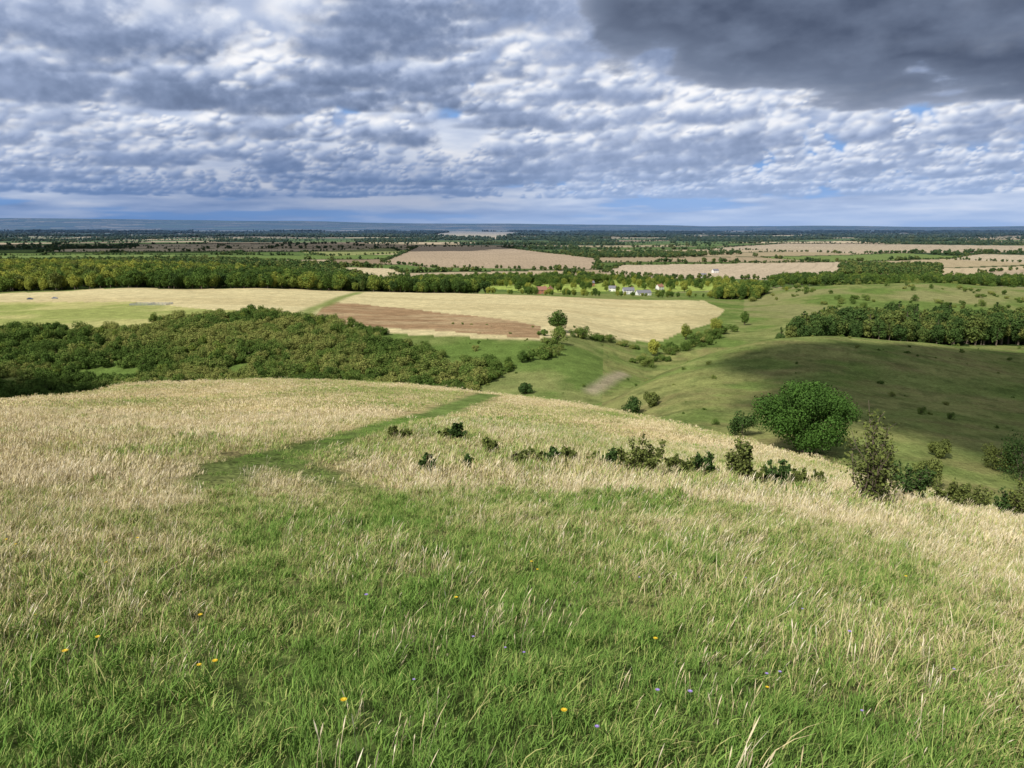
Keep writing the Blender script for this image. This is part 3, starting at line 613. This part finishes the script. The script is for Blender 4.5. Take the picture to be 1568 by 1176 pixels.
# ------------------------------------------------------------------ sky dome with cumulus deck
def make_sky():
    r=np.random.default_rng(31)
    PX=.00125; UA=.98; WH=.42
    W=int(2*UA/PX); Hh=int(WH/PX)
    u=(np.arange(W)+.5)*PX-UA; w=(np.arange(Hh)+.5)*PX-.006
    U,Wv=np.meshgrid(u,w)
    base=1150.
    zz=np.maximum(Wv,0)*.75+.07
    qx=np.sin(U)/zz; qy=np.cos(U)/zz
    A=fbm(qx*.55+3,qy*.55+1,3,6); B=fbm(qx*1.3+9,qy*1.3,8,7)
    def pal(L):
        L=np.clip(L,0,1); P=np.array([0,.22,.42,.62,.8,1.]); Cc=np.array([(.085,.12,.21),(.18,.24,.38),(.33,.41,.60),(.50,.58,.76),(.72,.78,.90),(.98,.98,1.0)])
        return np.stack([np.interp(L,P,Cc[:,i]) for i in range(3)],-1)
    I=pal(.62+1.1*(A-.5)+.8*(B-.5))
    gap=sst(.48,.36,A)[...,None]*.85; I=I*(1-gap)+np.array((.20,.40,.78))*gap
    hzU=sst(-.45,.30,U)[...,None]; HZ=np.array((.12,.235,.49))*(1-hzU)+np.array((.34,.48,.76))*hzU
    low=sst(.07,.0,Wv)[...,None]; I=I*(1-.7*low)+HZ*.7*low
    dark_left=sst(-.62,-.30,U)*sst(.12,-.12,U)
    N1=fbm(U*22,Wv*36,21,6); N2=fbm(U*22+50,Wv*36+9,27,6); N3=fbm(U*100,Wv*130,31,4)
    Ls=np.array([math.sin(SB)*math.cos(SE),math.sin(SE),-math.cos(SB)*math.cos(SE)])
    def splat(cu,cw,ru,rw,alpha,h0,h1,bright,hz,soft):
        i0=max(0,int((cu-ru*1.3+UA)/PX)); i1=min(W,int((cu+ru*1.3+UA)/PX)+2); j0=max(0,int((cw-rw*1.3+.006)/PX)); j1=min(Hh,int((cw+rw*1.3+.006)/PX)+2)
        if i1<=i0 or j1<=j0: return
        sl=(slice(j0,j1),slice(i0,i1))
        n1=N1[sl]-.5; n2=N2[sl]-.5; n3=N3[sl]-.5
        dx=(U[sl]-cu)/ru+.75*n1+.25*n3; dy=(Wv[sl]-cw)/rw+.75*n2+.25*n3
        d=np.sqrt(dx*dx+dy*dy)+.35*n3
        a=alpha*sst(1.0,1.0-soft,d)
        if a.max()<=0: return
        nz=np.sqrt(np.clip(1-dx*dx-dy*dy,0,1))
        lam=np.clip(Ls[0]*dx+Ls[1]*dy+Ls[2]*nz,0,1)
        hh=np.clip(h0+(h1-h0)*(dy+1)/2,0,1)
        Lm=.31+bright*(.14*lam+.82*lam*hh**.7)+.14*hh+.16*n1+.10*n3
        Lm=Lm-.14*dark_left[sl]*(1-hh)
        col=pal(Lm)*(1-hz)+HZ[sl]*hz
        a=a[...,None]; I[sl]=I[sl]*(1-a)+col*a
    n=6800; R=np.sqrt(r.uniform(3200**2,36000**2,n)); R=np.r_[R,r.uniform(3000,10000,1500)]; th=r.uniform(-1.05,1.05,len(R))
    X=R*np.sin(th); Y=R*np.cos(th)
    cov=.55*fbm(X/1900+15,Y/1900+4,41,4)+.45*fbm(X/800+2,Y/800,47,3)-.018*sst(6500,3500,R); k=cov>.517; X,Y,R,th,cov=X[k],Y[k],R[k],th[k],cov[k]
    for i in np.argsort(-R):
        ex=(cov[i]-.517)/.14; top=170+1000*min(ex,1)*r.uniform(.5,1.2); rad=r.uniform(140,330)*(.6+.7*min(ex,1))
        hz=min(.65,max(0,(R[i]-11000)/34000)); br=r.uniform(.7,1.35)
        soft=.9 if R[i]<6000 else .65
        m=max(1,int(top/(rad*.8)))
        cu=th[i]; splat(cu,(base+rad*.12)/R[i],rad*1.5/R[i],rad*.28/R[i],.5,0.0,.15,.4,hz,.9)
        for q in range(m):
            f=(q+.6)/(m+.3); rr=rad*(1-.45*f); zc=base+top*f*.8+rr*.2; x0=cu+r.normal()*.4*rad/R[i]
            splat(x0,zc/R[i],rr*1.2/R[i],rr*.75/R[i],.85,f*.6,min(1,f*.6+.7),br,hz,soft)
            if R[i]<26000:
                for c in range(2):
                    a=r.uniform(-.2,math.pi+.2); s=rr*r.uniform(.35,.65)
                    splat(x0+math.cos(a)*rr*.9/R[i],(zc+math.sin(a)*rr*.5)/R[i],s*1.2/R[i],s*.85/R[i],.6,f*.6+.15,min(1,f*.6+.75),br,hz,soft)
    e=np.minimum((Wv-(.210-.15*U))*10,(U-.07)*9)+(A-.5)*1.3+(B-.5)*2.0+(N1-.5)*.7
    dm=sst(0,.28,e)[...,None]
    Ld=-.02+.55*(B-.38)+.34*(N1-.5)+.30*sst(.7,0,e)
    I=I*(1-dm*.97)+(pal(Ld)*np.array((1.0,.94,.86))*.92)*dm*.97
    rn=(dark_left*sst(.0,.03,Wv)*sst(.13,.05,Wv)*.45)[...,None]
    I=I*(1-rn)+np.array((.10,.175,.36))*rn
    lo=sst(.022,-.002,Wv)[...,None]*.6; I=I*(1-lo)+HZ*lo
    RD=46000.
    ua=np.concatenate([np.linspace(-math.pi,-.9,90,endpoint=False),np.linspace(-.9,.9,int(1.8/PX)),np.linspace(.9,math.pi,91)[1:-1]])
    wa=np.concatenate([[-.05,-.02],np.arange(0,.34,PX),np.linspace(.35,.70,18)])
    UU,WW=np.meshgrid(ua,wa)
    uf=np.where(np.abs(UU)<=.9,UU,np.sign(UU)*(.9-np.abs(((np.abs(UU)-.9)+.9)%1.8-.9)))
    ci=np.clip(((uf+UA)/PX).astype(int),0,W-1); cj=np.clip(((np.where(WW>.4,.8-WW,WW)+.006)/PX).astype(int),0,Hh-1)
    Cs=I[cj,ci].reshape(-1,3)
    V=np.column_stack([(RD*np.sin(UU)).ravel(),(RD*np.cos(UU)).ravel(),(RD*WW).ravel()+EYE])
    a=len(ua); b_=len(wa); ii=np.arange(b_-1)[:,None]*a; jj=np.arange(a)[None,:]; j2=(jj+1)%a
    Fq=np.stack([ii+jj,ii+j2,ii+a+j2,ii+a+jj],-1).reshape(-1,4)
    mt=bpy.data.materials.new('sky_clouds'); mt.use_nodes=True; t=mt.node_tree; t.nodes.clear()
    an=t.nodes.new('ShaderNodeAttribute'); an.attribute_name='Col'; em=t.nodes.new('ShaderNodeEmission'); t.links.new(an.outputs['Color'],em.inputs[0]); ou=t.nodes.new('ShaderNodeOutputMaterial'); t.links.new(em.outputs[0],ou.inputs[0])
    try: mt.cycles.emission_sampling='NONE'
    except Exception as ex: print(ex)
    mkobj('sky',mkmesh('sky',V,Fq,mats=[mt],col=Cs))
t0=time.time(); make_sky(); print('sky',time.time()-t0)
wd=bpy.data.worlds.new('World'); scene.world=wd; wd.use_nodes=True; t=wd.node_tree; t.nodes.clear()
sky=t.nodes.new('ShaderNodeTexSky'); sky.sky_type='NISHITA'; sky.sun_disc=False; sky.sun_elevation=SE; sky.sun_rotation=SB
mx=t.nodes.new('ShaderNodeMix'); mx.data_type='RGBA'; mx.inputs[0].default_value=.6; t.links.new(sky.outputs[0],mx.inputs[6]); mx.inputs[7].default_value=(6.0,6.1,6.3,1)
bg=t.nodes.new('ShaderNodeBackground'); t.links.new(mx.outputs[2],bg.inputs[0]); bg.inputs[1].default_value=.1
o=t.nodes.new('ShaderNodeOutputWorld'); t.links.new(bg.outputs[0],o.inputs[0])
# ------------------------------------------------------------------ camera
cam=bpy.data.cameras.new('camera'); cam.sensor_width=36; cam.lens=36*F/1568; cam.clip_start=.1; cam.clip_end=80000
co=bpy.data.objects.new('camera',cam); scene.collection.objects.link(co); co.location=(0,0,EYE); co.rotation_euler=(math.pi/2-PIT,0,0); scene.camera=co
scene.view_settings.view_transform='Standard'; scene.view_settings.look='None'; scene.view_settings.exposure=0
